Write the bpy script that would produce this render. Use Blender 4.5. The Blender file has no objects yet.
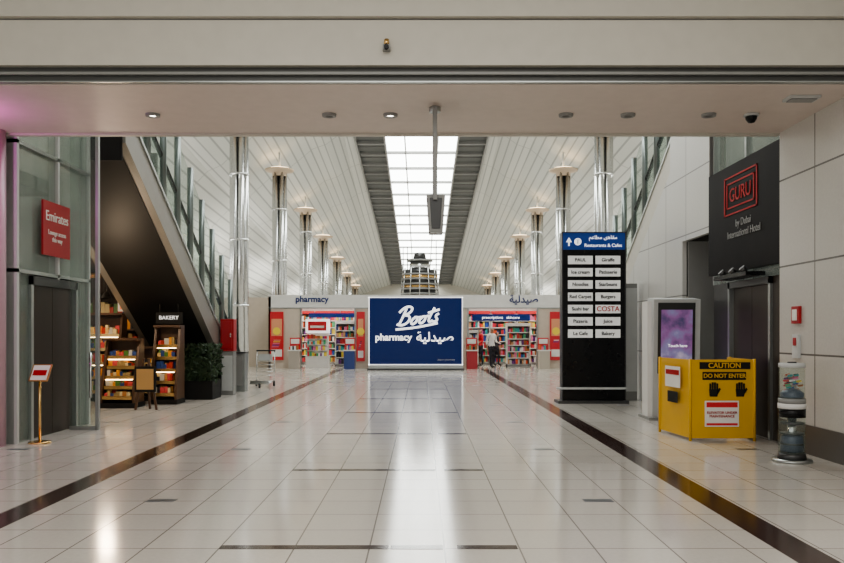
import bpy, math, random
from mathutils import Vector
R = random.Random(7)
pi = math.pi
C = bpy.context.scene.collection

# ------------------------------------------------------------ materials
def mat(name, col, rough=0.5, metal=0.0, emit=0.0, ecol=None, var=0.06, scale=6.0, spec=0.5, trans=0.0, bump=0.0, attr=False):
    m = bpy.data.materials.new(name); m.use_nodes = True
    nt = m.node_tree; b = nt.nodes['Principled BSDF']
    b.inputs['Roughness'].default_value = rough
    b.inputs['Metallic'].default_value = metal
    b.inputs['Specular IOR Level'].default_value = spec
    tc = nt.nodes.new('ShaderNodeTexCoord')
    n = nt.nodes.new('ShaderNodeTexNoise'); n.inputs['Scale'].default_value = scale; n.inputs['Detail'].default_value = 3
    nt.links.new(tc.outputs['Object'], n.inputs['Vector'])
    mx = nt.nodes.new('ShaderNodeMix'); mx.data_type = 'RGBA'
    mx.inputs['A'].default_value = (*[c*(1-var) for c in col], 1)
    mx.inputs['B'].default_value = (*[min(1, c*(1+var)) for c in col], 1)
    nt.links.new(n.outputs['Fac'], mx.inputs['Factor'])
    out = mx.outputs['Result']
    if attr:
        a = nt.nodes.new('ShaderNodeAttribute'); a.attribute_name = 'Col'
        out = a.outputs['Color']
    nt.links.new(out, b.inputs['Base Color'])
    if emit > 0:
        if ecol: b.inputs['Emission Color'].default_value = (*ecol, 1)
        else: nt.links.new(out, b.inputs['Emission Color'])
        b.inputs['Emission Strength'].default_value = emit
    if bump > 0:
        bp = nt.nodes.new('ShaderNodeBump'); bp.inputs['Strength'].default_value = bump
        nt.links.new(n.outputs['Fac'], bp.inputs['Height']); nt.links.new(bp.outputs['Normal'], b.inputs['Normal'])
    if trans > 0:
        t = nt.nodes.new('ShaderNodeBsdfTransparent'); t.inputs['Color'].default_value = (0.95, 0.98, 0.96, 1)
        ms = nt.nodes.new('ShaderNodeMixShader'); ms.inputs['Fac'].default_value = trans
        nt.links.new(b.outputs['BSDF'], ms.inputs[1]); nt.links.new(t.outputs['BSDF'], ms.inputs[2])
        nt.links.new(ms.outputs['Shader'], nt.nodes['Material Output'].inputs['Surface'])
    return m

def tile_mat(name, c1, mortar, w, h, axes, off, msize, rough, spec=0.5, var=0.04, bump=0.0):
    m = bpy.data.materials.new(name); m.use_nodes = True
    nt = m.node_tree; b = nt.nodes['Principled BSDF']
    b.inputs['Roughness'].default_value = rough; b.inputs['Specular IOR Level'].default_value = spec
    tc = nt.nodes.new('ShaderNodeTexCoord'); sp = nt.nodes.new('ShaderNodeSeparateXYZ'); cb = nt.nodes.new('ShaderNodeCombineXYZ')
    nt.links.new(tc.outputs['Object'], sp.inputs[0])
    for i, a in enumerate(axes):
        ad = nt.nodes.new('ShaderNodeMath'); ad.operation = 'ADD'; ad.inputs[1].default_value = off[i]
        nt.links.new(sp.outputs[a], ad.inputs[0]); nt.links.new(ad.outputs[0], cb.inputs[i])
    br = nt.nodes.new('ShaderNodeTexBrick'); br.offset = 0.0; br.squash = 1.0
    br.inputs['Scale'].default_value = 1; br.inputs['Brick Width'].default_value = w; br.inputs['Row Height'].default_value = h
    br.inputs['Mortar Size'].default_value = msize; br.inputs['Mortar Smooth'].default_value = 0.1
    br.inputs['Color1'].default_value = (*[c*(1-var) for c in c1], 1); br.inputs['Color2'].default_value = (*[min(1,c*(1+var)) for c in c1], 1)
    br.inputs['Mortar'].default_value = (*mortar, 1)
    nt.links.new(cb.outputs[0], br.inputs['Vector'])
    n = nt.nodes.new('ShaderNodeTexNoise'); n.inputs['Scale'].default_value = 30; n.inputs['Detail'].default_value = 4
    nt.links.new(tc.outputs['Object'], n.inputs['Vector'])
    mx = nt.nodes.new('ShaderNodeMix'); mx.data_type = 'RGBA'; mx.blend_type = 'MULTIPLY'; mx.inputs['Factor'].default_value = 0.15
    nt.links.new(br.outputs['Color'], mx.inputs['A']); nt.links.new(n.outputs['Fac'], mx.inputs['B'])
    nt.links.new(mx.outputs['Result'], b.inputs['Base Color'])
    if bump:
        n2 = nt.nodes.new('ShaderNodeTexNoise'); n2.inputs['Scale'].default_value = 2.5
        nt.links.new(tc.outputs['Object'], n2.inputs['Vector'])
        bp = nt.nodes.new('ShaderNodeBump'); bp.inputs['Strength'].default_value = bump; bp.inputs['Distance'].default_value = 0.02
        nt.links.new(n2.outputs['Fac'], bp.inputs['Height']); nt.links.new(bp.outputs['Normal'], b.inputs['Normal'])
    return m

def slat_mat():
    m = bpy.data.materials.new('slatted_ceiling_mat'); m.use_nodes = True
    nt = m.node_tree; b = nt.nodes['Principled BSDF']; b.inputs['Roughness'].default_value = 0.5
    tc = nt.nodes.new('ShaderNodeTexCoord'); sp = nt.nodes.new('ShaderNodeSeparateXYZ')
    nt.links.new(tc.outputs['Object'], sp.inputs[0])
    def stripes(axis, pitch, th):
        d = nt.nodes.new('ShaderNodeMath'); d.operation = 'DIVIDE'; d.inputs[1].default_value = pitch
        f = nt.nodes.new('ShaderNodeMath'); f.operation = 'FRACT'
        g = nt.nodes.new('ShaderNodeMath'); g.operation = 'GREATER_THAN'; g.inputs[1].default_value = th
        nt.links.new(sp.outputs[axis], d.inputs[0]); nt.links.new(d.outputs[0], f.inputs[0]); nt.links.new(f.outputs[0], g.inputs[0])
        return g
    g1 = stripes(0, 0.36, 0.82); g2 = stripes(1, 6.0, 0.99)
    mx = nt.nodes.new('ShaderNodeMath'); mx.operation = 'MAXIMUM'
    nt.links.new(g1.outputs[0], mx.inputs[0]); nt.links.new(g2.outputs[0], mx.inputs[1])
    c = nt.nodes.new('ShaderNodeMix'); c.data_type = 'RGBA'
    c.inputs['A'].default_value = (0.60, 0.605, 0.56, 1); c.inputs['B'].default_value = (0.36, 0.37, 0.345, 1)
    nt.links.new(mx.outputs[0], c.inputs['Factor']); nt.links.new(c.outputs['Result'], b.inputs['Base Color'])
    return m

def screen_mat():
    m = bpy.data.materials.new('screen_image'); m.use_nodes = True
    nt = m.node_tree; b = nt.nodes['Principled BSDF']; b.inputs['Roughness'].default_value = 0.2
    tc = nt.nodes.new('ShaderNodeTexCoord'); n = nt.nodes.new('ShaderNodeTexNoise'); n.inputs['Scale'].default_value = 3.2; n.inputs['Detail'].default_value = 4
    r = nt.nodes.new('ShaderNodeValToRGB')
    e = r.color_ramp.elements; e[0].position = 0.3; e[0].color = (0.07,0.06,0.13,1); e[1].position = 0.75; e[1].color = (0.5,0.42,0.52,1)
    x = e.new(0.45); x.color = (0.22,0.10,0.24,1); x = e.new(0.58); x.color = (0.20,0.18,0.32,1)
    nt.links.new(tc.outputs['Object'], n.inputs['Vector']); nt.links.new(n.outputs['Fac'], r.inputs[0])
    nt.links.new(r.outputs[0], b.inputs['Base Color']); nt.links.new(r.outputs[0], b.inputs['Emission Color']); b.inputs['Emission Strength'].default_value = 0.5
    return m

M = dict(
 floor=tile_mat('floor_tile', (0.66,0.62,0.565), (0.27,0.245,0.22), 0.5233, 0.5233, (0,1), (1.41+52.33, 52.33-5.6+0.03), 0.006, 0.13, 0.5, 0.03, 0.04),
 walltile=tile_mat('wall_tile', (0.60,0.58,0.54), (0.15,0.14,0.13), 0.99, 1.15, (1,2), (99-9.76, 11.5-1.23), 0.012, 0.25, 0.5, 0.02),
 escpanel=tile_mat('panel_tile', (0.60,0.59,0.56), (0.22,0.21,0.2), 1.2, 1.1, (1,2), (120-13.5, 11), 0.012, 0.3),
 strip=mat('brown_granite', (0.045,0.022,0.018), 0.14, var=0.3, scale=60, spec=0.4),
 insert=mat('floor_insert_metal', (0.16,0.17,0.19), 0.3, 0.5),
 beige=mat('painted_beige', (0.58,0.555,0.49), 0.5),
 soffit=mat('soffit_paint', (0.66,0.575,0.52), 0.5),
 slot=mat('slot_grille', (0.10,0.10,0.095), 0.45, 0.3),
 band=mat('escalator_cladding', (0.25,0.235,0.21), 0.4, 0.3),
 steel=mat('steel', (0.62,0.63,0.62), 0.18, 1.0),
 brushed=mat('brushed_steel', (0.42,0.44,0.43), 0.35, 0.9),
 post=mat('post_grey', (0.22,0.25,0.24), 0.3, 0.7),
 dsteel=mat('dark_steel', (0.08,0.08,0.08), 0.35, 0.6),
 chrome=mat('chrome', (0.72,0.73,0.72), 0.26, 1.0),
 black=mat('black_panel', (0.008,0.008,0.009), 0.25, spec=0.3),
 banner=mat('banner_print', (0.012,0.010,0.010), 0.55, var=0.6, scale=2, spec=0.12),
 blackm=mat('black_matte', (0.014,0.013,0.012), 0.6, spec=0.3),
 grill=mat('louvre_grey', (0.11,0.115,0.11), 0.5),
 lgrey=mat('light_grey', (0.55,0.56,0.55), 0.4),
 mgrey=mat('mid_grey', (0.27,0.27,0.26), 0.4),
 white=mat('white_paint', (0.76,0.75,0.72), 0.4),
 cream=mat('cream_wall', (0.62,0.54,0.45), 0.5),
 tan=mat('tan_capital', (0.60,0.47,0.34), 0.4),
 slat=slat_mat(),
 sky=mat('skylight_glass', (1,1,1), 0.4, emit=6.0, ecol=(0.97,1.0,0.97)),
 glass=mat('clear_glass', (0.30,0.36,0.33), 0.04, trans=0.84, spec=0.8),
 gglass=mat('tinted_glass', (0.30,0.35,0.31), 0.06, trans=0.55, spec=0.8),
 brown=mat('bronze_door', (0.045,0.032,0.024), 0.35, 0.3, spec=0.4),
 baseb=mat('baseboard_stone', (0.09,0.085,0.08), 0.3),
 navy=mat('navy_backlit', (0.006,0.018,0.10), 0.3, emit=0.25, spec=0.3),
 blue=mat('blue_header', (0.01,0.045,0.23), 0.3, emit=0.2),
 wlit=mat('white_backlit', (0.95,0.95,0.95), 0.4, emit=0.7),
 strip_w=mat('directory_strip', (0.85,0.85,0.83), 0.4, emit=0.15),
 wtxt=mat('white_letters', (0.95,0.95,0.95), 0.4, emit=0.8),
 btxt=mat('blue_letters', (0.01,0.03,0.16), 0.4),
 ktxt=mat('black_letters', (0.004,0.004,0.004), 0.6, spec=0.1),
 rtxt=mat('red_letters', (0.42,0.02,0.02), 0.5, spec=0.2),
 red=mat('red_panel', (0.40,0.02,0.025), 0.4),
 redpost=mat('red_poster', (0.52,0.035,0.04), 0.3, emit=0.12),
 yellow=mat('yellow_panel', (0.70,0.40,0.02), 0.42),
 gold=mat('brass', (0.75,0.50,0.22), 0.25, 1.0),
 wood=mat('dark_wood', (0.10,0.05,0.025), 0.4, var=0.3, scale=12),
 amber=mat('amber_lit', (0.80,0.22,0.08), 0.4, emit=0.7, var=0.6, scale=12),
 warm=mat('warm_lamp', (1,0.75,0.45), 0.4, emit=9, ecol=(1,0.74,0.44)),
 warm2=mat('capital_lamp', (1,0.75,0.45), 0.4, emit=4, ecol=(1,0.76,0.5)),
 lamp=mat('white_lamp', (1,1,1), 0.4, emit=9, ecol=(1,0.93,0.82)),
 shoplamp=mat('shop_lamp', (1,1,1), 0.4, emit=6, ecol=(1,0.95,0.88)),
 prod=mat('product_packaging', (0.5,0.5,0.5), 0.4, attr=True),
 screen=screen_mat(),
 leaf=mat('leaf_green', (0.025,0.05,0.018), 0.6, var=0.4, scale=30),
 pink=mat('pink_column', (0.55,0.36,0.42), 0.35),
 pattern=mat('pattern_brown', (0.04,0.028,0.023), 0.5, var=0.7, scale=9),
 skin=mat('skin', (0.42,0.24,0.16), 0.5), hair=mat('hair', (0.01,0.008,0.006), 0.5),
 shirt=mat('shirt_white', (0.75,0.74,0.72), 0.7), shirtr=mat('shirt_red', (0.6,0.03,0.04), 0.7), shirtk=mat('shirt_dark', (0.03,0.03,0.04), 0.7), trou=mat('trousers', (0.02,0.02,0.03), 0.7),
 paper=mat('paper_white', (0.80,0.79,0.75), 0.6), water=mat('donation_notes', (0.06,0.08,0.13), 0.3),
 rubber=mat('rubber', (0.015,0.015,0.015), 0.6),
)

# ------------------------------------------------------------ mesh builder
class MB:
    def __init__(s): s.v=[]; s.f=[]; s.m=[]; s.c=[]; s.sm=[]; s.mats=[]
    def mi(s, k):
        if k not in s.mats: s.mats.append(k)
        return s.mats.index(k)
    def face(s, idx, k, col=(1,1,1), sm=False):
        s.f.append(idx); s.m.append(s.mi(k)); s.c.append(col); s.sm.append(sm)
    def box(s, x0,x1,y0,y1,z0,z1,k,col=(1,1,1)):
        b=len(s.v); s.v += [(x0,y0,z0),(x1,y0,z0),(x1,y1,z0),(x0,y1,z0),(x0,y0,z1),(x1,y0,z1),(x1,y1,z1),(x0,y1,z1)]
        for q in ((0,3,2,1),(4,5,6,7),(0,1,5,4),(1,2,6,5),(2,3,7,6),(3,0,4,7)): s.face([b+i for i in q],k,col)
        return s
    def cyl(s, p0, p1, r0, r1, k, n=20, col=(1,1,1), caps=True):
        p0=Vector(p0); p1=Vector(p1); d=(p1-p0).normalized()
        a=d.orthogonal().normalized(); b2=d.cross(a)
        b=len(s.v)
        for p,r in ((p0,r0),(p1,r1)):
            for i in range(n):
                t=2*pi*i/n; s.v.append(tuple(p+a*math.cos(t)*r+b2*math.sin(t)*r))
        for i in range(n):
            j=(i+1)%n; s.face([b+i,b+j,b+n+j,b+n+i],k,col,True)
        if caps:
            s.face([b+i for i in range(n)][::-1],k,col); s.face([b+n+i for i in range(n)],k,col)
        return s
    def prism(s, poly, a0, a1, k, axis='x', col=(1,1,1)):
        n=len(poly); b=len(s.v)
        for a in (a0,a1):
            for (p,q) in poly:
                s.v.append((a,p,q) if axis=='x' else ((p,a,q) if axis=='y' else (p,q,a)))
        s.face([b+i for i in range(n)],k,col); s.face([b+n+i for i in range(n)][::-1],k,col)
        for i in range(n):
            j=(i+1)%n; s.face([b+i,b+n+i,b+n+j,b+j],k,col)
        return s
    def lathe(s, cx, cy, prof, k, n=28):
        b=len(s.v)
        for (r,z) in prof:
            for i in range(n):
                t=2*pi*i/n; s.v.append((cx+r*math.cos(t),cy+r*math.sin(t),z))
        for q in range(len(prof)-1):
            for i in range(n):
                j=(i+1)%n; s.face([b+q*n+i,b+q*n+j,b+(q+1)*n+j,b+(q+1)*n+i],k,(1,1,1),True)
        return s
    def quad(s, pts, k, col=(1,1,1)):
        b=len(s.v); s.v += [tuple(p) for p in pts]; s.face([b+i for i in range(len(pts))],k,col); return s
    def done(s, name, bevel=0, parent=None, fixn=True):
        me=bpy.data.meshes.new(name); me.from_pydata(s.v,[],s.f)
        for k in s.mats: me.materials.append(M[k])
        for p,mi,sm in zip(me.polygons,s.m,s.sm): p.material_index=mi; p.use_smooth=sm
        ca=me.color_attributes.new('Col','FLOAT_COLOR','CORNER'); 
        for p,c in zip(me.polygons,s.c):
            for li in p.loop_indices: ca.data[li].color=(*c,1)
        if fixn:
            import bmesh
            bm=bmesh.new(); bm.from_mesh(me); bmesh.ops.recalc_face_normals(bm,faces=bm.faces); bm.to_mesh(me); bm.free()
        me.update()
        o=bpy.data.objects.new(name,me); C.objects.link(o)
        if bevel:
            m=o.modifiers.new('bevel','BEVEL'); m.width=bevel; m.segments=2; m.limit_method='ANGLE'
        if parent: o.parent=parent
        return o

def text(parent, name, body, loc, size, k, rz=0.0, align='CENTER', shear=0.0, sx=1.0, bold=0.0):
    cu=bpy.data.curves.new(name,'FONT'); cu.body=body; cu.size=size; cu.align_x=align; cu.align_y='CENTER'
    cu.extrude=0.004; cu.shear=shear; cu.offset=bold
    cu.materials.append(M[k])
    o=bpy.data.objects.new(name,cu); C.objects.link(o)
    o.location=loc; o.rotation_euler=(pi/2,0,rz); o.scale=(sx,1,1)
    if parent: o.parent=parent
    return o

# ------------------------------------------------------------ floor
MB().quad([(-16,-8,0),(16,-8,0),(16,97,0),(-16,97,0)],'floor').done('floor')
b=MB()
b.box(-3.49,-3.23,-6,33,-0.01,0.002,'strip'); b.box(2.46,2.74,-6,33,-0.01,0.002,'strip')
y=5.6-3.16*3
while y<31:
    b.box(-1.41,-0.23,y-0.05,y+0.05,-0.01,0.002,'strip'); b.box(-0.215,0.15,y-0.05,y+0.05,-0.01,0.002,'strip')
    b.box(0.25,0.67,y-0.05,y+0.05,-0.01,0.002,'strip')
    for x in (-5.2,-2.33,1.58,4.2): b.box(x-0.13,x+0.13,y+1.50,y+1.62,-0.01,0.002,'insert')
    y+=3.16
b.done('floor_inlay')

# ------------------------------------------------------------ near hall: header, soffit, walls
b=MB()
b.box(-16,4.8,8.54,8.80,4.36,4.84,'beige'); b.box(-16,4.8,8.48,8.80,4.86,6.3,'beige'); b.box(-16,4.8,8.56,8.80,4.84,4.86,'mgrey')
b.box(-16,4.8,8.62,8.80,4.18,4.36,'slot')
b.box(-16,4.8,8.57,8.62,4.27,4.30,'mgrey'); b.box(-16,4.8,8.55,8.62,4.18,4.195,'brushed')
b.done('wall_header')
MB().box(-16,4.8,8.80,10.8,4.18,5.05,'soffit').box(-16,4.8,8.62,8.80,4.17,4.18,'soffit').box(-16,4.8,10.72,10.8,4.15,4.18,'beige').done('ceiling_soffit')
MB().box(-16,16,-8,8.5,6.3,6.4,'beige').done('ceiling_near')
MB().box(4.8,5.1,-8,10.72,0.36,6.3,'walltile').done('wall_right')
MB().box(4.78,5.1,-8,10.72,0,0.36,'baseb').done('baseboard_right')
MB().cyl((-5.66,10.58,0),(-5.66,10.58,4.18),0.15,0.15,'pink').done('pink_pillar')
for x,lit in ((-3.29,1),(-1.13,0),(-0.38,1),(1.77,0),(2.53,0),(3.52,0)):
    b=MB().lathe(x,9.8,[(0.045,4.17),(0.05,4.15),(0.085,4.15),(0.09,4.18)],'mgrey')
    b.cyl((x,9.8,4.165),(x,9.8,4.178),0.06,0.06,'lamp' if lit else 'dsteel')
    b.done('recessed_downlight')
b=MB().lathe(4.04,9.8,[(0.001,4.07),(0.04,4.08),(0.065,4.12),(0.07,4.15)],'black').cyl((4.04,9.8,4.15),(4.04,9.8,4.18),0.09,0.09,'lgrey'); b.done('security_camera_dome')
MB().box(4.15,4.5,9.0,9.2,4.15,4.18,'lgrey').box(4.18,4.47,9.03,9.17,4.14,4.15,'mgrey').done('ceiling_vent')
b=MB().box(-0.41,-0.33,8.47,8.54,4.50,4.56,'mgrey').cyl((-0.37,8.50,4.56),(-0.37,8.50,4.62),0.03,0.025,'gold').cyl((-0.37,8.42,4.52),(-0.37,8.54,4.53),0.025,0.025,'black'); b.done('wall_camera')
b=MB().cyl((0.16,9.5,4.12),(0.16,9.5,4.18),0.07,0.07,'brushed').box(0.135,0.185,9.3,9.7,3.05,4.14,'mgrey')
b.prism([(0.06,3.12),(0.28,3.12),(0.25,2.68),(0.09,2.68)],9.35,9.65,'mgrey','y')
b.prism([(0.10,3.08),(0.24,3.08),(0.22,2.72),(0.12,2.72)],9.34,9.35,'dsteel','y')
b.done('hanging_speaker',0.006)

# ------------------------------------------------------------ right elevator + hotel banner
b=MB()
b.box(4.95,5.1,10.76,13.45,2.3,6.0,'gglass'); b.box(4.92,5.0,10.76,11.25,0,2.3,'brown'); b.box(4.92,5.0,12.75,13.45,0,2.3,'dsteel')
b.box(4.88,5.0,11.2,11.27,0,2.3,'brushed'); b.box(4.88,5.0,12.68,12.75,0,2.3,'brushed'); b.box(4.88,5.0,11.2,12.75,2.2,2.3,'dsteel')
b.box(4.95,4.99,11.27,11.975,0,2.2,'brown'); b.box(4.95,4.99,11.985,12.68,0,2.2,'brown')
b.box(7.4,7.5,10.76,13.45,0,6,'lgrey'); b.box(5.1,7.4,13.4,13.45,0,6,'lgrey')
for yy in (10.8,12.1,13.42): b.box(4.9,5.0,yy-0.03,yy+0.03,2.3,6.0,'brushed')
b.done('elevator')
b=MB().box(4.83,4.89,10.76,13.45,2.45,4.12,'banner')
for d in (0,0.1):
    y0,y1,z0,z1=11.5+d,12.75-d,3.34+d,3.94-d
    for q in ((y0,y1,z0,z0+0.022),(y0,y1,z1-0.022,z1),(y0,y0+0.035,z0,z1),(y1-0.035,y1,z0,z1)): b.box(4.822,4.83,*q,'rtxt')
hb=b.done('hotel_banner')
text(hb,'banner_logo','GURU',(4.825,12.12,3.63),0.30,'rtxt',-pi/2)
text(hb,'banner_caption','by Dubai\nInternational Hotel',(4.825,12.0,3.10),0.16,'mgrey',-pi/2)
b=MB().box(4.6,4.88,11.35,12.6,2.32,2.38,'black')
for yy in (11.5,11.9,12.3): b.cyl((4.66,yy,2.38),(4.60,yy,2.44),0.04,0.05,'dsteel')
b.done('elevator_lamp_bar')

# ------------------------------------------------------------ left elevator
b=MB()
b.box(-5.6,-5.5,10.8,13.2,2.35,6.0,'gglass')
b.box(-5.6,-5.5,10.8,11.2,0,2.35,'gglass'); b.box(-5.6,-5.5,12.72,13.2,0,2.35,'gglass')
b.box(-5.6,-5.46,11.2,11.27,0,2.3,'brushed'); b.box(-5.6,-5.46,12.65,12.72,0,2.3,'brushed'); b.box(-5.6,-5.46,11.2,12.72,2.18,2.3,'dsteel')
b.box(-5.56,-5.52,11.27,11.96,0,2.18,'brown'); b.box(-5.56,-5.52,11.97,12.65,0,2.18,'brown')
for yy,z0 in ((10.83,0),(12.05,2.3),(13.17,0)): b.box(-5.62,-5.46,yy-0.03,yy+0.03,z0,6.0,'lgrey')
for zz in (2.35,4.1,5.5): b.box(-5.6,-5.46,10.8,13.2,zz-0.025,zz+0.025,'brushed')
b.box(-8.0,-5.62,10.8,10.86,0,5.9,'gglass')
b.box(-8.1,-8.0,10.8,13.2,0,6,'lgrey'); b.box(-8.0,-5.6,13.12,13.2,0,6,'lgrey')
b.box(-8.0,-5.6,10.8,13.1,5.9,6,'lgrey'); b.box(-7.2,-6.2,11.5,12.5,5.86,5.9,'lamp')  # glowing panel added at shaft top to lighten the glass from inside
b.cyl((-6.6,12.3,0),(-6.6,12.3,5.9),0.07,0.07,'steel'); b.box(-7.6,-5.9,11.2,12.9,3.7,3.9,'mgrey')
b.done('elevator')
p=MB().box(-5.45,-5.42,11.47,12.34,2.63,3.42,'red').done('airline_poster')
text(p,'poster_title','Emirates',(-5.415,11.9,3.2),0.21,'paper',pi/2)
text(p,'poster_body','Lounge access\nthis way',(-5.415,11.9,2.92),0.10,'paper',pi/2)
b=MB().box(-5.44,-5.02,12.38,12.40,0.06,4.6,'glass').box(-5.04,-4.99,12.36,12.42,0,4.6,'brushed').box(-5.44,-5.02,12.36,12.42,0,0.06,'brushed')
b.cyl((-5.1,12.33,0.5),(-5.1,12.33,1.2),0.02,0.02,'steel').box(-5.115,-5.085,12.33,12.38,0.55,0.58,'steel').box(-5.115,-5.085,12.33,12.38,1.12,1.15,'steel')
b.done('glass_screen')
b=MB().cyl((-5.2,10.9,0),(-5.2,10.9,0.025),0.15,0.14,'gold',28).cyl((-5.2,10.9,0.02),(-5.2,10.9,0.95),0.018,0.018,'gold')
b.prism([(10.82,0.85),(10.97,1.07),(10.985,1.06),(10.835,0.84)],-5.32,-5.06,'gold')
b.prism([(10.825,0.868),(10.955,1.058),(10.96,1.055),(10.83,0.862)],-5.30,-5.08,'paper')
b.prism([(10.855,0.93),(10.90,0.996),(10.905,0.992),(10.86,0.925)],-5.28,-5.10,'rtxt')
b.done('sign_stand')

# ------------------------------------------------------------ escalators
BT=0.62
def escalator(sx, dy, topY, clad):
    s=lambda Y: 4.04-0.6*(Y-dy-15.3)
    x=lambda a: sx*a
    def bx(b,a0,a1,*r): b.box(min(x(a0),x(a1)),max(x(a0),x(a1)),*r)
    b=MB()
    Y0=13.25+dy; Y1=21.0+dy; YE=22.0+dy
    for a0,a1 in ((4.9,5.05),(6.45,6.6)):
        b.prism([(Y0,s(Y0)-BT),(Y0,s(Y0)),(YE,s(YE)),(YE,0.0),(Y1,0.0)],x(a0),x(a1),clad)
        b.prism([(Y0,s(Y0)),(Y0,s(Y0)+0.07),(YE,s(YE)+0.07),(YE,s(YE))],x(a0-0.02),x(a1+0.02),'brushed')
    b.prism([(Y0,s(Y0)-0.64),(Y0,s(Y0)-0.52),(Y1,s(Y1)-0.52),(Y1,0.0)],x(5.05),x(6.45),'blackm')
    for i in range(18):
        yy=Y0+i*0.45; zz=s(yy)-0.2
        bx(b,5.05,6.45,yy,yy+0.45,zz-0.32,zz,'dsteel')
    for a in (5.0,6.5):
        b.prism([(Y0,s(Y0)),(Y0,s(Y0)+0.85),(YE,0.9),(YE+0.4,0.75),(YE+0.4,0.35),(YE,0.05)],x(a-0.01),x(a+0.01),'glass')
        b.cyl((x(a),Y0,s(Y0)+0.9),(x(a),YE,0.95),0.045,0.045,'rubber',10)
        b.cyl((x(a),YE,0.95),(x(a),YE+0.45,0.7),0.045,0.045,'rubber',10)
        b.cyl((x(a),YE+0.45,0.7),(x(a),YE+0.4,0.35),0.045,0.045,'rubber',10)
    bx(b,4.95,9.45,topY,Y0,4.35,5.05,'blackm')
    bx(b,5.05,6.45,YE-0.6,YE+0.6,0.0,0.02,'brushed')
    e=b.done('escalator')
    b=MB()
    yy=13.6+dy
    while yy<21.6+dy:
        for a in (4.97,6.53): b.cyl((x(a),yy,s(yy)),(x(a),yy,s(yy)+2.15),0.065,0.065,'post',14)
        yy+=0.9
    for a in (4.97,6.53):
        b.prism([(13.6+dy,s(13.6+dy)+0.15),(13.6+dy,s(13.6+dy)+2.0),(20.8+dy,s(20.8+dy)+2.0),(20.8+dy,s(20.8+dy)+0.15)],x(a)-0.008,x(a)+0.008,'glass')
    b.done('glass_guard_rail',parent=e)
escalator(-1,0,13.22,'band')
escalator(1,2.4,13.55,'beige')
sR=lambda Y: 5.3-0.6*(Y-15.6)-BT-0.02
b=MB().prism([(14.9,0),(14.9,sR(14.9)),(23.3,sR(23.3)),(23.3,0)],4.86,4.94,'escpanel')
b.prism([(13.5,3.2),(13.5,6.6),(15.64,5.28),(15.64,sR(15.64)),(14.9,sR(14.9)),(14.9,3.2)],4.86,4.94,'escpanel')
b.box(5.5,5.6,13.5,14.9,0,3.2,'mgrey').box(4.96,5.5,14.85,14.9,0,3.2,'mgrey')
b.done('wall_under_escalator')

# ------------------------------------------------------------ bakery under left escalator
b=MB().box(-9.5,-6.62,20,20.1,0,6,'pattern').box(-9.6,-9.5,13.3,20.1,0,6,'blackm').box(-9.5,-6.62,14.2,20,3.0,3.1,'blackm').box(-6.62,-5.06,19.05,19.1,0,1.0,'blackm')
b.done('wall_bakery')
PAL=[(0.6,0.25,0.08),(0.75,0.5,0.2),(0.5,0.05,0.03),(0.8,0.65,0.35),(0.10,0.22,0.05),(0.65,0.6,0.5),(0.45,0.3,0.12),(0.85,0.35,0.05),(0.04,0.08,0.25),(0.03,0.03,0.03),(0.7,0.1,0.1)]
PH=[(0.65,0.04,0.08),(0.6,0.58,0.55),(0.03,0.08,0.35),(0.7,0.2,0.35),(0.75,0.6,0.1),(0.05,0.35,0.35),(0.8,0.8,0.8),(0.4,0.15,0.05),(0.7,0.12,0.05),(0.1,0.4,0.2),(0.15,0.04,0.2),(0.03,0.03,0.04),(0.5,0.05,0.05),(0.6,0.35,0.2)]
def goods(b,x0,x1,y0,y1,z,h,w,pal):
    xx=x0
    while xx<x1-w*0.8:
        ww=w*R.uniform(0.6,1.2); hh=h*R.uniform(0.55,1.0)
        b.box(xx,min(xx+ww*0.92,x1),y0,y1,z,z+hh,'prod',R.choice(pal)); xx+=ww
def tier_stand(name,x0,x1,y,h,pal,lit=True,n=5,step=0.06):
    b=MB().box(x0,x1,y+0.5,y+0.56,0,h,'wood').box(x0-0.01,x1+0.01,y-0.02,y+0.58,0,0.1,'blackm')
    for xa in (x0,x1-0.05): b.prism([(y,0),(y+0.5,0),(y+0.5,h),(y+step*n,h),(y,0.35)],xa,xa+0.05,'wood')
    for i in range(n):
        z=0.2+i*(h-0.35)/n; yy=y+step*i
        b.box(x0+0.05,x1-0.05,yy,y+0.5,z-0.03,z,'wood'); b.box(x0+0.05,x1-0.05,yy-0.01,yy+0.01,z-0.03,z+0.04,'gold')
        for r in range(2): goods(b,x0+0.08,x1-0.08,yy+0.04+r*0.1,yy+0.12+r*0.1,z,(h-0.35)/n*0.8,0.085,pal)
        if lit and i%2==1: b.box(x0+0.08,x1-0.08,yy+0.03,yy+0.045,z+(h-0.35)/n-0.045,z+(h-0.35)/n-0.03,'warm')
    b.box(x0,x1,y+0.2,y+0.56,h,h+0.05,'wood')
    return b.done(name)
tier_stand('pastry_display_stand',-6.42,-5.72,15.95,1.35,PAL,True,5,0.07)
tier_stand('bread_display_stand',-5.70,-5.14,16.8,1.62,PAL)
tier_stand('pastry_display_stand',-7.6,-6.68,17.6,1.9,PAL)
tier_stand('bread_display_stand',-6.45,-5.85,17.7,1.15,PAL,False,4)
b=MB().box(-9.0,-7.9,15.6,16.3,0,1.0,'wood').box(-9.02,-7.88,15.58,16.32,1.0,1.04,'blackm').box(-8.95,-7.95,15.65,16.1,1.04,1.4,'glass')
goods(b,-8.9,-8.0,15.7,15.9,1.04,0.15,0.08,PAL); b.done('bakery_counter')
b=MB().box(-9.3,-6.75,19.6,19.98,0,0.1,'wood')
for i in range(5):
    z=0.45+0.38*i; b.box(-9.3,-6.75,19.65,19.98,z-0.03,z,'wood'); goods(b,-9.25,-6.8,19.7,19.9,z,0.3,0.12,PAL)
    if i in (1,3): b.box(-9.2,-6.85,19.66,19.68,z+0.32,z+0.335,'warm')
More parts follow.
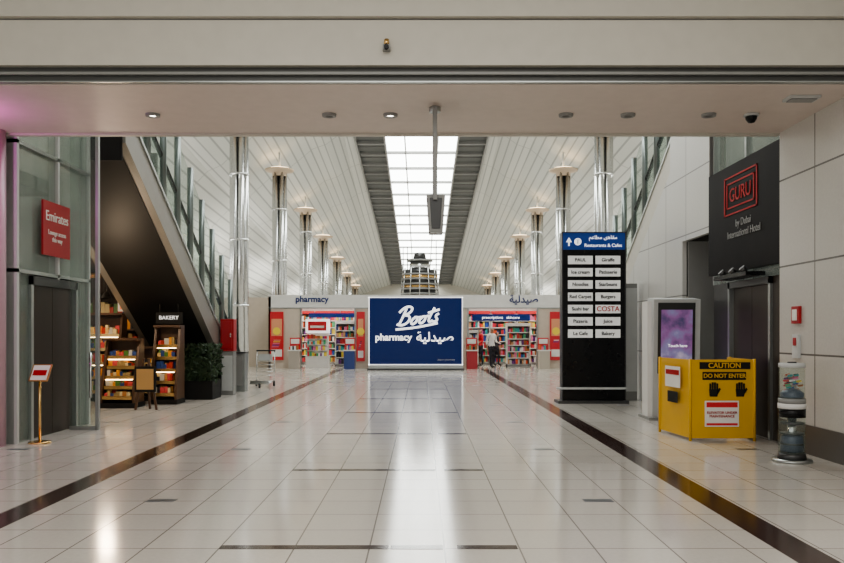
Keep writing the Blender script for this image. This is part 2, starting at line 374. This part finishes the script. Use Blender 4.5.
for x in (-9.3,-8.05,-6.8): b.box(x,x+0.05,19.6,19.98,0,2.4,'wood')
b.done('bakery_wall_shelf')
b=MB().prism([(-5.60,0.0),(-5.56,0.0),(-5.40,1.0),(-5.44,1.0)],15.6,15.64,'wood','y').prism([(-5.15,0.0),(-5.19,0.0),(-5.35,1.0),(-5.31,1.0)],15.6,15.64,'wood','y').prism([(15.64,0.9),(15.68,0.9),(15.88,0),(15.84,0)],-5.40,-5.36,'wood').box(-5.58,-5.17,15.56,15.6,0.35,0.85,'blackm').box(-5.54,-5.21,15.55,15.56,0.4,0.8,'prod',(0.5,0.3,0.12))
b.done('menu_easel')
b=MB().box(-7.06,-6.66,18.6,18.66,2.0,2.68,'paper').box(-7.01,-6.71,18.59,18.6,2.05,2.63,'amber').cyl((-6.97,18.63,2.68),(-6.97,18.63,3.0),0.008,0.008,'dsteel').cyl((-6.75,18.63,2.68),(-6.75,18.63,3.0),0.008,0.008,'dsteel')
b.done('illuminated_poster')
b=MB()
for i in range(7): b.box(-8.3+0.25*i,-8.27+0.25*i,15.4,16.9,2.70,2.74,'gold')
for i in range(6): b.box(-8.3,-6.77,15.4+0.29*i,15.44+0.29*i,2.66,2.70,'gold')
for x in (-8.28,-6.80): b.cyl((x,16.87,0),(x,16.87,2.98),0.03,0.03,'wood',10)
b.done('lattice_canopy')
b=MB().box(-5.78,-5.2,17.4,17.46,1.70,1.95,'blackm').cyl((-5.7,17.43,1.95),(-5.7,17.43,2.2),0.008,0.008,'dsteel').cyl((-5.3,17.43,1.95),(-5.3,17.43,2.2),0.008,0.008,'dsteel'); q=b.done('bakery_sign')
text(q,'bakery_lettering','BAKERY',(-5.49,17.38,1.83),0.12,'wtxt')
for i,(x,yy,z) in enumerate(((-6.75,17.15,2.25),(-7.3,17.4,2.4),(-7.5,18.9,2.3),(-7.9,18.3,2.4),(-8.5,17.2,2.3))):
    b=MB().cyl((x,yy,z+0.12),(x,yy,3.0),0.008,0.008,'dsteel',8).lathe(x,yy,[(0.02,z+0.14),(0.05,z+0.12),(0.11,z)],'blackm').cyl((x,yy,z+0.01),(x,yy,z+0.05),0.04,0.04,'warm',12)
    b.done('pendant_lamp')
b=MB().box(-5.42,-4.70,18.0,18.75,0,0.42,'blackm').box(-5.36,-4.76,18.06,18.70,0.4,0.95,'leaf')
for i in range(1300):
    x=R.uniform(-5.46,-4.66); yy=R.uniform(17.96,18.76); z=R.uniform(0.4,1.25); r=R.uniform(0.03,0.055)
    a=Vector((R.uniform(-1,1),R.uniform(-1,1),R.uniform(-1,1))).normalized(); c=a.orthogonal().normalized(); p=Vector((x,yy,z))
    b.quad([p-a*r*1.5,p+c*r*0.6,p+a*r*1.5,p-c*r*0.6],'leaf')
b.done('hedge_planter',fixn=False)
b=MB().box(-4.86,-4.56,19.4,19.7,0.0,1.05,'mgrey').box(-4.84,-4.58,19.38,19.4,0.1,0.95,'lgrey').box(-4.87,-4.55,19.38,19.7,1.06,1.84,'red').box(-4.83,-4.59,19.36,19.38,1.12,1.78,'red').cyl((-4.62,19.34,1.4),(-4.62,19.34,1.5),0.015,0.015,'steel',8)
b.done('fire_hose_cabinet',0.006)
b=MB().box(-4.86,-4.50,20.4,20.75,0,0.98,'brushed').box(-4.87,-4.48,20.38,20.77,0.98,1.02,'dsteel').box(-4.80,-4.56,20.38,20.4,0.15,0.9,'mgrey')
b.done('waste_bin',0.01)
def trolley(x,y):
    b=MB()
    for dx in (-0.25,0.25):
        b.cyl((x+dx,y,0.12),(x+dx,y+0.9,0.16),0.015,0.015,'steel',10); b.cyl((x+dx,y+0.85,0.14),(x+dx,y+0.95,1.0),0.015,0.015,'steel',10)
        b.cyl((x+dx-0.02,y+0.85,0.07),(x+dx+0.02,y+0.85,0.07),0.07,0.07,'rubber',16)
    b.cyl((x-0.02,y+0.05,0.07),(x+0.02,y+0.05,0.07),0.07,0.07,'rubber',16)
    b.cyl((x-0.27,y+0.95,1.0),(x+0.27,y+0.95,1.0),0.02,0.02,'rubber',10)
    for i in range(6): b.cyl((x-0.25,y+0.1+0.14*i,0.14),(x+0.25,y+0.1+0.14*i,0.14),0.008,0.008,'steel',6)
    for i in range(5): b.cyl((x-0.25,y+0.9,0.3+0.1*i),(x+0.25,y+0.9,0.3+0.1*i),0.008,0.008,'steel',6)
    b.box(x-0.2,x+0.2,y+0.85,y+0.88,0.72,0.9,'lgrey').box(x-0.25,x+0.25,y,y+0.03,0.1,0.2,'steel')
    b.done('luggage_trolley')
trolley(-4.42,21.8)

# ------------------------------------------------------------ directory board
b=MB().box(3.02,4.35,17.1,17.35,0.06,3.28,'black').box(3.02,4.35,17.09,17.35,3.28,3.64,'blue').box(3.0,3.02,17.08,17.36,0.0,3.66,'dsteel').box(4.35,4.37,17.08,17.36,0,3.66,'dsteel').box(3.0,4.37,17.08,17.36,3.64,3.66,'dsteel').box(2.9,4.4,16.95,17.5,0,0.06,'dsteel').box(2.88,4.37,17.0,17.1,0.30,0.34,'lgrey')
for r in range(7):
    z=3.12-0.262*r
    for cI,xx in enumerate((3.13,3.72)):
        b.box(xx,xx+0.53,17.085,17.1,z-0.15,z+0.03,'strip_w')
d=b.done('directory_board')
text(d,'header_text','Restaurants & Cafes',(3.88,17.08,3.37),0.098,'wtxt')
text(d,'header_text_arabic','\uFEE2\uFECB\uFE8E\uFEC4\uFEE3 \uFEEF\uFEEB\uFE8E\uFED8\uFEE3',(3.88,17.08,3.54),0.11,'wtxt')
ar=MB().prism([(3.09,3.44),(3.15,3.54),(3.21,3.44),(3.165,3.44),(3.165,3.36),(3.135,3.36),(3.135,3.44)],17.075,17.09,'wlit','y'); ar.cyl((3.34,17.075,3.45),(3.34,17.09,3.45),0.075,0.075,'wlit'); ar.box(3.33,3.35,17.07,17.075,3.40,3.50,'btxt'); ar.done('arrow_icon',parent=d)
names=['PAUL','Giraffe','Ice cream','Patisserie','Noodles','Starbeans','Red Carpet','Burgers','Sushi bar','COSTA','Pizzeria','Juice','Le Cafe','Bakery']
k=0
for r in range(7):
    for xx in (3.395,3.985):
        co_=names[k]=='COSTA'
        text(d,'strip_text',names[k],(xx,17.078,3.06-0.262*r),0.15 if co_ else 0.10,'rtxt' if co_ else 'ktxt',bold=0.001); k+=1
b=MB().box(4.45,4.8,17.8,17.9,0,2.6,'mgrey').box(4.43,4.45,17.78,17.92,0,2.62,'brushed').box(4.45,4.8,17.78,17.8,0.2,2.5,'lgrey'); b.done('info_panel')

# ------------------------------------------------------------ kiosk
b=MB().prism([(13.85,0),(13.75,2.08),(14.15,2.12),(14.3,0)],4.0,4.80,'lgrey')
b.box(3.93,4.0,13.9,14.25,0,2.05,'white').box(4.80,4.84,13.9,14.25,0,2.05,'white').box(3.9,4.84,13.7,14.4,0,0.05,'mgrey')
b.quad([(4.07,13.745,2.02),(4.71,13.745,2.02),(4.71,13.80,0.80),(4.07,13.80,0.80)],'dsteel')
b.quad([(4.12,13.735,1.90),(4.66,13.735,1.90),(4.66,13.785,0.85),(4.12,13.785,0.85)],'screen')
b.box(4.2,4.58,13.72,13.8,0.55,0.68,'mgrey')
ko=b.done('information_kiosk')
text(ko,'screen_text','Touch here',(4.39,13.71,1.28),0.07,'wtxt')

# ------------------------------------------------------------ yellow barrier
def slab(b,p,q,z0,z1,t,k):
    p=Vector((*p,0)); q=Vector((*q,0)); n=(q-p).normalized().cross(Vector((0,0,1)))*t
    pts=[p,q,q+n,p+n]
    base=len(b.v); b.v+=[(v.x,v.y,z0) for v in pts]+[(v.x,v.y,z1) for v in pts]
    for f in ((0,3,2,1),(4,5,6,7),(0,1,5,4),(1,2,6,5),(2,3,7,6),(3,0,4,7)): b.face([base+i for i in f],k)
b=MB()
slab(b,(3.73,11.1),(4.62,11.1),0.04,1.13,-0.04,'yellow')
slab(b,(3.62,12.15),(3.73,11.12),0.04,1.13,-0.04,'yellow')
slab(b,(4.62,11.12),(4.68,12.15),0.04,1.13,-0.04,'yellow')
for (x,yy) in ((3.73,11.1),(4.62,11.1),(3.62,12.15),(4.68,12.15)): b.cyl((x,yy,0),(x,yy,1.14),0.02,0.02,'yellow',10)
b.box(3.86,4.56,11.09,11.1,1.00,1.095,'blackm'); b.box(3.90,4.5,11.09,11.1,0.85,0.96,'blackm')
b.box(3.93,4.40,11.085,11.1,0.20,0.56,'paper'); b.box(3.95,4.38,11.08,11.085,0.47,0.54,'redpost')
b.box(3.95,4.38,11.08,11.085,0.22,0.25,'redpost')
for hx in (4.05,4.42):
    b.prism([(hx-0.05,0.62),(hx+0.05,0.62),(hx+0.07,0.72),(hx-0.06,0.72)],11.085,11.1,'blackm','y')
    for i in range(4): b.box(hx-0.055+i*0.032,hx-0.033+i*0.032,11.085,11.1,0.72,0.80+0.015*(1 if i in(1,2) else 0),'blackm')
    b.prism([(hx+0.05,0.64),(hx+0.10,0.72),(hx+0.085,0.74),(hx+0.05,0.69)],11.085,11.1,'blackm','y')
yb=b.done('safety_barrier')
text(yb,'caution_text','CAUTION',(4.2,11.08,1.047),0.10,'yellow',bold=0.002)
text(yb,'caution_text_2','DO NOT ENTER',(4.2,11.08,0.905),0.080,'yellow',bold=0.002)
text(yb,'notice_text','ELEVATOR UNDER\nMAINTENANCE',(4.165,11.08,0.37),0.05,'rtxt')
def side_plane(b,t0,t1,z0,z1,k,e=0.045):
    P=lambda t: (3.62+0.11*t-e, 12.15-1.03*t)
    a=P(t0); c=P(t1); b.quad([(a[0],a[1],z0),(c[0],c[1],z0),(c[0],c[1],z1),(a[0],a[1],z1)],k)
n=MB(); side_plane(n,0.3,0.8,0.72,1.02,'paper'); side_plane(n,0.33,0.77,0.90,0.97,'rtxt',0.05); side_plane(n,0.38,0.72,0.5,0.66,'blackm'); n.done('side_notice',parent=yb,fixn=False)

# ------------------------------------------------------------ donation cylinder
cx,cy=4.33,9.35
b=MB().lathe(cx,cy,[(0.001,0.03),(0.22,0.03),(0.225,0.0),(0.0,0.0)],'brushed').cyl((cx,cy,0.03),(cx,cy,0.10),0.16,0.15,'dsteel',28)
b.cyl((cx,cy,0.10),(cx,cy,0.60),0.148,0.148,'glass',28,caps=False).cyl((cx,cy,0.10),(cx,cy,0.58),0.05,0.05,'steel',20).lathe(cx,cy,[(0.05,0.34),(0.12,0.30),(0.13,0.12),(0.001,0.11)],'water')
for z in (0.2,0.32,0.44): b.cyl((cx,cy,z),(cx,cy,z+0.02),0.135,0.135,'dsteel',28)
b.cyl((cx,cy,0.62),(cx,cy,0.68),0.155,0.155,'white',28).cyl((cx,cy,0.52),(cx,cy,0.62),0.15,0.15,'black',28).cyl((cx,cy,0.68),(cx,cy,0.74),0.15,0.15,'mgrey',28)
b.cyl((cx,cy,0.74),(cx,cy,1.10),0.142,0.142,'glass',28,caps=False).lathe(cx,cy,[(0.001,0.86),(0.08,0.84),(0.13,0.80),(0.13,0.75)],'water')
b.cyl((cx,cy,1.10),(cx,cy,1.15),0.15,0.145,'lgrey',28).cyl((cx,cy,1.15),(cx,cy,1.165),0.05,0.05,'dsteel',20)
for i in range(50):
    a=R.uniform(0,2*pi); r=R.uniform(0,0.1); x=cx+r*math.cos(a); yy=cy+r*math.sin(a); z=R.uniform(0.82,1.0)
    b.quad([(x-.03,yy,z),(x+.03,yy,z+.01),(x+.03,yy+.02,z+.03),(x-.03,yy+.02,z+.02)],'prod',R.choice(PH))
b.done('donation_cylinder')
MB().box(4.76,4.80,10.10,10.30,1.62,1.84,'red').box(4.75,4.76,10.14,10.26,1.66,1.80,'paper').done('fire_alarm_box',0.004)
MB().box(4.76,4.80,10.12,10.28,1.18,1.48,'lgrey').box(4.75,4.76,10.16,10.24,1.34,1.44,'red').done('wall_call_point',0.004)

# ------------------------------------------------------------ main hall ceiling
S=lambda Y:1-0.0085*(Y-39)
YA,YB=10.8,95.0
prof=[(3.6,11.0),(5.0,10.15),(6.9,8.9),(9.0,7.35),(11.0,5.7),(12.5,4.4),(14.0,3.0)]
Z=lambda P,Y:1.5+P*S(Y)
for sg,nm in ((-1,'ceiling_left'),(1,'ceiling_right')):
    b=MB()
    for i in range(len(prof)-1):
        (xa,pa),(xb,pb)=prof[i],prof[i+1]
        b.quad([(sg*xa,YA,Z(pa,YA)),(sg*xb,YA,Z(pb,YA)),(sg*xb,YB,Z(pb,YB)),(sg*xa,YB,Z(pa,YB))],'slat')
    o=b.done(nm)
    b=MB()
    b.quad([(sg*2.0,YA,Z(11.05,YA)),(sg*3.6,YA,Z(11.05,YA)),(sg*3.6,YB,Z(11.05,YB)),(sg*2.0,YB,Z(11.05,YB))],'grill')
    yy=YA+1
    while yy<YB-1:
        z=Z(11,yy); x0,x1=sorted((sg*2.05,sg*3.55)); b.box(x0,x1,yy,yy+0.16,z-0.10,z+0.05,'mgrey')
        b.box(x0,x1,yy+0.9,yy+0.95,z-0.06,z+0.02,'slot'); yy+=1.9
    for xx in (2.0,3.6):
        b.prism([(YA,Z(11,YA)-0.15),(YA,Z(11,YA)+0.05),(YB,Z(11,YB)+0.05),(YB,Z(11,YB)-0.15)],sg*xx-0.05,sg*xx+0.05,'mgrey')
    b.done('ceiling_louvre')
b=MB().quad([(-2,YA,Z(11.1,YA)),(2,YA,Z(11.1,YA)),(2,YB,Z(11.1,YB)),(-2,YB,Z(11.1,YB))],'sky')
sk=b.done('window_1')
b=MB()
yy=YA+2
while yy<YB-1:
    z=Z(11,yy); b.box(-1.94,1.94,yy,yy+0.16,z-0.10,z+0.05,'mgrey'); yy+=3
for xx in (-0.9,0.9): b.prism([(YA,Z(11,YA)-0.06),(YA,Z(11,YA)+0.05),(YB,Z(11,YB)+0.05),(YB,Z(11,YB)-0.06)],xx-0.04,xx+0.04,'lgrey')
b.done('skylight_mullion',parent=sk)
b=MB().box(-14,14,95,95.2,0,8,'beige')
for x in range(-12,13,3): b.box(x-0.9,x+0.9,94.95,95,0.5,2.6,'lgrey')
b.done('wall_end')
for sg,nm in ((-1,'wall_left'),(1,'wall_side')):
    b=MB(); x0,x1=sorted((sg*14.0,sg*14.2)); b.box(x0,x1,YA,YB,0,1.2,'cream')
    yy=YA
    while yy<YB: b.box(x0,x1,yy,yy+0.15,1.2,Z(3,yy)-0.03,'lgrey'); yy+=3.5
    b.done(nm)
for sg in (-1,1):
    for yy in (30.5,39.2,48,56.5,66,75,84):
        zt=1.5+7.95*S(yy); X=sg*6.95
        b=MB().cyl((X,yy,0),(X,yy,zt-0.1),0.17,0.17,'chrome',20)
        for a in range(6):
            t=a*pi/3; b.cyl((X+0.24*math.cos(t),yy+0.24*math.sin(t),0),(X+0.24*math.cos(t),yy+0.24*math.sin(t),zt-0.1),0.12,0.12,'chrome',16)
        for zz in (2.5,5.0,7.5):
            if zz<zt-1: b.cyl((X,yy,zz),(X,yy,zz+0.08),0.37,0.37,'chrome',24)
        b.lathe(X,yy,[(0.34,zt-0.28),(0.36,zt-0.1),(0.68,zt-0.02),(0.72,zt+0.06),(0.3,zt+0.08),(0.001,zt+0.08)],'tan')
        b.cyl((X,yy,zt+0.085),(X,yy,zt+0.13),0.5,0.5,'warm2',20)
        zc=Z(8.85,yy); b.cyl((X,yy,zt),(X,yy,zc),0.05,0.05,'lgrey',12)
        b.done('steel_column')

# ------------------------------------------------------------ pharmacy shop
b=MB()
b.box(-6.5,6.0,34,34.15,2.58,3.12,'white').box(-6.5,6.0,33.97,34.0,2.54,2.58,'brushed').box(-6.5,6.0,34.15,38.4,3.05,3.12,'white')
b.box(-6.5,6.0,38.3,38.4,0,3.05,'white').box(-6.5,-6.4,34,38.3,0,3.05,'cream').box(5.9,6.0,34,38.3,0,3.05,'cream')
for x0,x1 in ((-6.5,-5.15),(-2.8,2.0),(4.95,6.0)): b.box(x0,x1,34.0,34.15,0,2.58,'cream')
for x in (-5.15,-2.85,1.95,4.9): b.box(x,x+0.06,33.95,34.15,0,2.58,'brushed')
for x in (-5.8,-4.6,-3.4,2.4,3.6,4.8):
    b.box(x,x+0.6,34.6,37.4,3.0,3.04,'shoplamp')
b.box(2.3,4.9,36.3,36.36,2.05,2.35,'navy').box(-5.1,-2.9,36.3,36.36,2.2,2.4,'navy')
shop=b.done('pharmacy_shop')
text(shop,'counter_text','prescriptions   skincare',(3.6,36.28,2.2),0.18,'wtxt')
text(shop,'shop_lettering','pharmacy',(-4.65,33.98,2.93),0.36,'btxt',bold=0.008)
text(shop,'shop_lettering_arabic','\uFE94\uFEF4\uFEDF\uFEAA\uFEF4\uFEBB',(4.35,33.98,2.92),0.42,'btxt',bold=0.008)
def shelf(name,x0,x1,y,h,rows,dark=False):
    b=MB().box(x0,x1,y+0.4,y+0.45,0,h,'mgrey').box(x0,x0+0.04,y,y+0.4,0,h,'white').box(x1-0.04,x1,y,y+0.4,0,h,'white').box(x0,x1,y,y+0.4,0,0.12,'mgrey').box(x0,x1,y,y+0.45,h,h+0.14,'redpost' if not dark else 'white')
    for i in range(rows):
        z=0.12+i*(h-0.12)/rows
        b.box(x0,x1,y+0.02,y+0.4,z-0.02,z,'white'); b.box(x0,x1,y,y+0.02,z-0.02,z+0.015,'white')
        goods(b,x0+0.05,x1-0.05,y+0.06,y+0.3,z,(h-0.12)/rows*0.92,0.10,PH)
    return b.done(name)
for x in (-6.2,-5.0,-3.8): shelf('product_shelf',x,x+1.15,37.7,2.4,7)
for x in (2.1,3.3,4.5): shelf('product_shelf',x,x+1.15,37.7,2.4,7)
shelf('product_gondola',-3.8,-2.9,35.2,1.9,6,True)
shelf('product_gondola',3.75,4.8,35.2,1.8,6,True)
shelf('product_gondola',2.05,2.5,35.0,1.5,5,True)
def bin_stand(x,y,c):
    b=MB().box(x-0.22,x+0.22,y,y+0.4,0,0.75,'prod',c).box(x-0.25,x+0.25,y-0.03,y+0.43,0.75,0.8,'white')
    goods(b,x-0.2,x+0.2,y+0.05,y+0.35,0.8,0.22,0.09,PH); b.box(x-0.22,x+0.22,y+0.38,y+0.4,0.8,1.3,'redpost').box(x-0.18,x+0.18,y+0.37,y+0.38,1.05,1.25,'paper')
    b.done('promotional_bin')
bin_stand(-3.0,33.2,(0.05,0.08,0.25)); bin_stand(2.1,33.1,(0.45,0.05,0.06)); bin_stand(5.1,33.1,(0.5,0.45,0.38)); bin_stand(-5.3,33.2,(0.45,0.4,0.35))
def promo(x,y):
    b=MB().box(x-0.5,x+0.5,y,y+0.5,0,0.5,'white').box(x-0.45,x+0.45,y+0.1,y+0.5,0.5,1.5,'paper').box(x-0.5,x+0.5,y+0.05,y+0.5,1.5,2.1,'wlit').box(x-0.4,x+0.4,y+0.03,y+0.05,1.6,2.0,'redpost').box(x-0.3,x+0.3,y+0.02,y+0.03,1.72,1.82,'paper')
    for i in range(4): goods(b,x-0.42,x+0.42,y-0.0,y+0.1,0.5+0.25*i,0.2,0.11,PH); b.box(x-0.45,x+0.45,y-0.02,y+0.1,0.48+0.25*i,0.5+0.25*i,'white')
    b.done('promotional_display')
promo(-4.5,34.5)
def poster(x0,x1,y,z0,z1):
    b=MB().box(x0,x1,y-0.04,y,z0,z1,'redpost').box(x0+0.06,x1-0.06,y-0.05,y-0.04,z0+0.5*(z1-z0),z1-0.3,'prod',(0.75,0.35,0.2)).box(x0+0.06,x1-0.06,y-0.05,y-0.04,z0+0.15,z0+0.45,'paper').cyl(((x0+x1)/2,y-0.07,z0+0.6*(z1-z0)),((x0+x1)/2,y-0.05,z0+0.6*(z1-z0)),0.16,0.16,'prod',20,(0.9,0.7,0.1))
    for i in range(5): b.box(x0+0.08+0.02*i,x1-0.2+0.02*i,y-0.052,y-0.04,z0+0.55+0.07*i,z0+0.58+0.07*i,'prod',R.choice(PH))
    b.done('advertising_poster')
poster(-6.42,-5.85,33.95,0.35,2.4); poster(-2.75,-2.4,33.95,0.3,2.4); poster(5.45,5.95,33.95,0.35,2.4)
MB().box(-13.9,-6.55,36,36.15,0,3.1,'cream').done('wall_back_left'); MB().box(6.05,13.9,36,36.15,0,3.1,'cream').done('wall_back_right')

# ------------------------------------------------------------ big backlit billboard
x0,x1=-2.14,1.68
b=MB().box(x0,x1,32.4,32.75,0.0,2.96,'lgrey').box(x0+0.04,x1-0.04,32.38,32.4,0.24,2.92,'navy')
for q in ((x0,x1,2.92,2.96),(x0,x1,0.2,0.24),(x0,x0+0.04,0.2,2.96),(x1-0.04,x1,0.2,2.96)): b.box(q[0],q[1],32.36,32.40,q[2],q[3],'wlit')
b.box(x0-0.05,x1+0.05,32.3,32.8,0,0.06,'dsteel')
bb=b.done('pharmacy_billboard')
text(bb,'billboard_text','pharmacy',(-1.13,32.36,1.32),0.38,'wtxt',bold=0.012)
text(bb,'billboard_text_arabic','\uFE94\uFEF4\uFEDF\uFEAA\uFEF4\uFEBB',(0.55,32.36,1.32),0.52,'wtxt',bold=0.01)
text(bb,'billboard_small_text','airport pharmacy',(1.0,32.36,0.42),0.10,'lgrey')
cu=bpy.data.curves.new('script_logo','CURVE'); cu.dimensions='3D'; cu.bevel_depth=0.06; cu.bevel_resolution=2; cu.materials.append(M['wtxt'])
strokes=[
 [(0.18,0.95),(0.12,0.6),(0.06,0.3),(0.0,0.08)],
 [(-0.15,0.75),(0.0,0.98),(0.3,1.05),(0.52,0.92),(0.42,0.68),(0.15,0.58),(0.42,0.55),(0.52,0.35),(0.38,0.12),(0.1,0.05),(-0.12,0.15)],
 [(0.78,0.45),(0.62,0.32),(0.62,0.12),(0.76,0.06),(0.9,0.2),(0.9,0.38),(0.78,0.45),(0.95,0.40),(1.1,0.42)],
 [(1.2,0.45),(1.04,0.32),(1.04,0.12),(1.18,0.06),(1.32,0.2),(1.32,0.38),(1.2,0.45),(1.36,0.40),(1.48,0.45)],
 [(1.66,0.85),(1.56,0.5),(1.5,0.2),(1.6,0.08),(1.74,0.18)],
 [(1.38,0.6),(1.6,0.64),(1.95,0.72)],
 [(1.98,0.5),(1.84,0.46),(1.86,0.32),(1.98,0.22),(1.92,0.08),(1.74,0.12)],
 [(-0.1,-0.12),(0.7,-0.14),(1.4,-0.08),(2.05,0.0)]]
for st in strokes:
    sp=cu.splines.new('NURBS'); sp.points.add(len(st)-1)
    for p,(u,v) in zip(sp.points,st): p.co=(u+v*0.28,v+0.10*u,0,1)
    sp.order_u=3; sp.use_endpoint_u=True
lo=bpy.data.objects.new('script_logo',cu); C.objects.link(lo); lo.parent=bb
lo.location=(-0.94,32.35,1.74); lo.rotation_euler=(pi/2,0,0); lo.scale=(0.78,0.78,0.3)

# ------------------------------------------------------------ tiered tower
tx,ty=-0.1,46
b=MB().cyl((tx,ty,0),(tx,ty,3.6),1.15,1.15,'brushed',32)
for i in range(6):
    z=3.4+0.28*i; b.cyl((tx,ty,z),(tx,ty,z+0.10),1.12-0.02*i,1.12-0.02*i,'mgrey',32).cyl((tx,ty,z+0.10),(tx,ty,z+0.28),0.98,0.98,'dsteel' if i%2 else 'gold',32)
for i in range(12):
    a=2*pi*i/12; b.cyl((tx+1.1*math.cos(a),ty+1.1*math.sin(a),3.3),(tx+0.95*math.cos(a),ty+0.95*math.sin(a),5.2),0.04,0.04,'steel',8)
b.cyl((tx,ty,5.05),(tx,ty,5.6),0.62,0.55,'chrome',28).cyl((tx,ty,5.6),(tx,ty,5.7),0.75,0.75,'mgrey',28).cyl((tx,ty,5.7),(tx,ty,6.1),0.4,0.3,'dsteel',24)
for dx in (-0.95,0.95,-0.7): b.cyl((tx+dx,ty,5.0),(tx+dx,ty,6.6+0.2*dx),0.03,0.02,'dsteel',8)
b.done('display_tower')

# ------------------------------------------------------------ people
def person(loc,rz,top,pose,h=1.68):
    V=[];E=[];Rr=[]
    def add(p,r,par=None):
        V.append(Vector(p)); Rr.append(r); 
        if par is not None: E.append((par,len(V)-1))
        return len(V)-1
    pel=add((0,0,0.95),(0.15,0.11)); wa=add((0,0,1.08),(0.13,0.10),pel); ch=add((0,-0.01,1.26),(0.16,0.115),wa); sh=add((0,0,1.40),(0.14,0.09),ch)
    nk=add((0,0,1.46),(0.055,0.055),sh); h0=add((0,-0.02,1.53),(0.07,0.08),nk); h1=add((0,-0.02,1.61),(0.078,0.095),h0); add((0,-0.01,1.67),(0.055,0.07),h1)
    add((0,-0.125,1.575),(0.014,0.014),h1)
    for s in (-1,1):
        hp=add((s*0.10,0,0.86),(0.095,0.10),pel); kn=add((s*0.11,-0.03+pose*s*0.06,0.48),(0.062,0.065),hp); an=add((s*0.11,0.02+pose*s*0.12,0.09),(0.042,0.045),kn); add((s*0.12,-0.14+pose*s*0.12,0.04),(0.04,0.032),an)
        so=add((s*0.19,0,1.385),(0.062,0.062),sh)
        if s>0: el=add((0.25,0.0,1.12),(0.045,0.045),so); wr=add((0.22,-0.22,1.06),(0.028,0.03),el); pm=add((0.20,-0.29,1.05),(0.036,0.02),wr); fd=Vector((-0.1,-1,-0.15))
        else: el=add((-0.25,0.03,1.12),(0.045,0.045),so); wr=add((-0.27,-0.03,0.88),(0.028,0.03),el); pm=add((-0.27,-0.05,0.81),(0.022,0.036),wr); fd=Vector((0,-0.2,-1))
        fd.normalize(); side=Vector((1,0,0)) if s>0 else Vector((0,1,0))
        for i,L in enumerate((0.07,0.08,0.075,0.06)):
            base=V[pm]+side*(i-1.5)*0.021+fd*0.02
            a=add(base,(0.010,0.010),pm); c=add(base+fd*L*0.6,(0.009,0.009),a); add(base+fd*L+Vector((0,-0.012,-0.01)),(0.008,0.008),c)
        t=add(V[wr]+fd*0.03-side*0.035,(0.011,0.011),wr); add(V[wr]+fd*0.08-side*0.05,(0.009,0.009),t)
    me=bpy.data.meshes.new('person'); me.from_pydata([tuple(v) for v in V],E,[]); o=bpy.data.objects.new('shopper',me); C.objects.link(o)
    o.modifiers.new('skin','SKIN')
    for i,r in enumerate(Rr): me.skin_vertices[0].data[i].radius=r
    me.skin_vertices[0].data[0].use_root=True
    sb=o.modifiers.new('sub','SUBSURF'); sb.levels=2; sb.render_levels=2
    dg=bpy.context.evaluated_depsgraph_get(); dg.update()
    nm=bpy.data.meshes.new_from_object(o.evaluated_get(dg)); 
    bpy.data.objects.remove(o)
    nm.name='shopper_body'; nm.materials.clear()
    for k in ('skin','hair',top,'trou','rubber'): nm.materials.append(M[k])
    for p in nm.polygons:
        c=p.center; p.use_smooth=True
        if c.z>1.46:
            p.material_index=1 if (c.z>1.645 or (c.y>0.0 and c.z>1.5)) else 0
        elif c.z>0.93:
            arm=abs(c.x)>0.2
            p.material_index=0 if (arm and (c.y<-0.12 or (c.x<0 and c.z<1.0))) else 2
        elif c.x<-0.2 and c.z>0.65: p.material_index=0
        else: p.material_index=4 if c.z<0.1 else 3
    zmin=min(v.co.z for v in nm.vertices)
    oo=bpy.data.objects.new('shopper',nm); C.objects.link(oo)
    sc=h/1.7; oo.location=(loc[0],loc[1],-zmin*sc); oo.rotation_euler=(0,0,rz); oo.scale=(sc,)*3
    return oo
person((3.05,34.8,0),0.6,'shirt',1,1.74)
person((2.72,36.9,0),-1.2,'shirtr',0.4,1.72)
person((3.45,36.8,0),2.0,'shirtk',0.6,1.6)

# ------------------------------------------------------------ lights
def area(name,loc,sx,sy,power,rot=(0,0,0),col=(1,0.98,0.94)):
    l=bpy.data.lights.new(name,'AREA'); l.shape='RECTANGLE'; l.size=sx; l.size_y=sy; l.energy=power; l.color=col
    o=bpy.data.objects.new(name,l); C.objects.link(o); o.location=loc; o.rotation_euler=rot; return o
area('near_hall_fill',(0,1.0,6.25),7,9,470)  # unseen area light added to brighten the near hall and header
for yy in (44,58,74): 
    for sg in (-1,1): area('ceiling_fill_up',(sg*10.5,yy,3.3),2,8,260,(pi,0,0))  # upward fill added to brighten the slatted ceiling, no fixtures modelled
for sg in (-1,1): area('ceiling_fill_up',(sg*10.5,28,3.4),1.5,8,260,(pi,0,0))  # same added ceiling fill at the near end
l=bpy.data.lights.new('magenta_wash','POINT'); l.energy=20; l.color=(1,0.1,0.8); l.shadow_soft_size=0.1
o=bpy.data.objects.new('magenta_wash',l); C.objects.link(o); o.location=(-5.5,9.4,3.85)
for i,(lx,ly) in enumerate(((-6.0,15.2),(-8.0,17.2))):
    l=bpy.data.lights.new('bakery_light','POINT'); l.energy=75; l.color=(1,0.78,0.55); l.shadow_soft_size=0.15
    o=bpy.data.objects.new('bakery_light',l); C.objects.link(o); o.location=(lx,ly,2.5)

w=bpy.data.worlds.new('World'); bpy.context.scene.world=w; w.use_nodes=True
bg=w.node_tree.nodes['Background']; bg.inputs['Color'].default_value=(0.98,0.98,0.95,1); bg.inputs['Strength'].default_value=0.95
try: bpy.context.scene.view_settings.look='AgX - Medium High Contrast'
except Exception as e: print(e)

# ------------------------------------------------------------ camera
cam=bpy.data.cameras.new('camera'); co=bpy.data.objects.new('camera',cam); C.objects.link(co)
co.location=(0,0,1.5); co.rotation_euler=(pi/2,0,0)
cam.sensor_width=36; cam.lens=36*800/844; cam.shift_y=51.5/844; cam.shift_x=0.0007; cam.clip_end=300
bpy.context.scene.camera=co
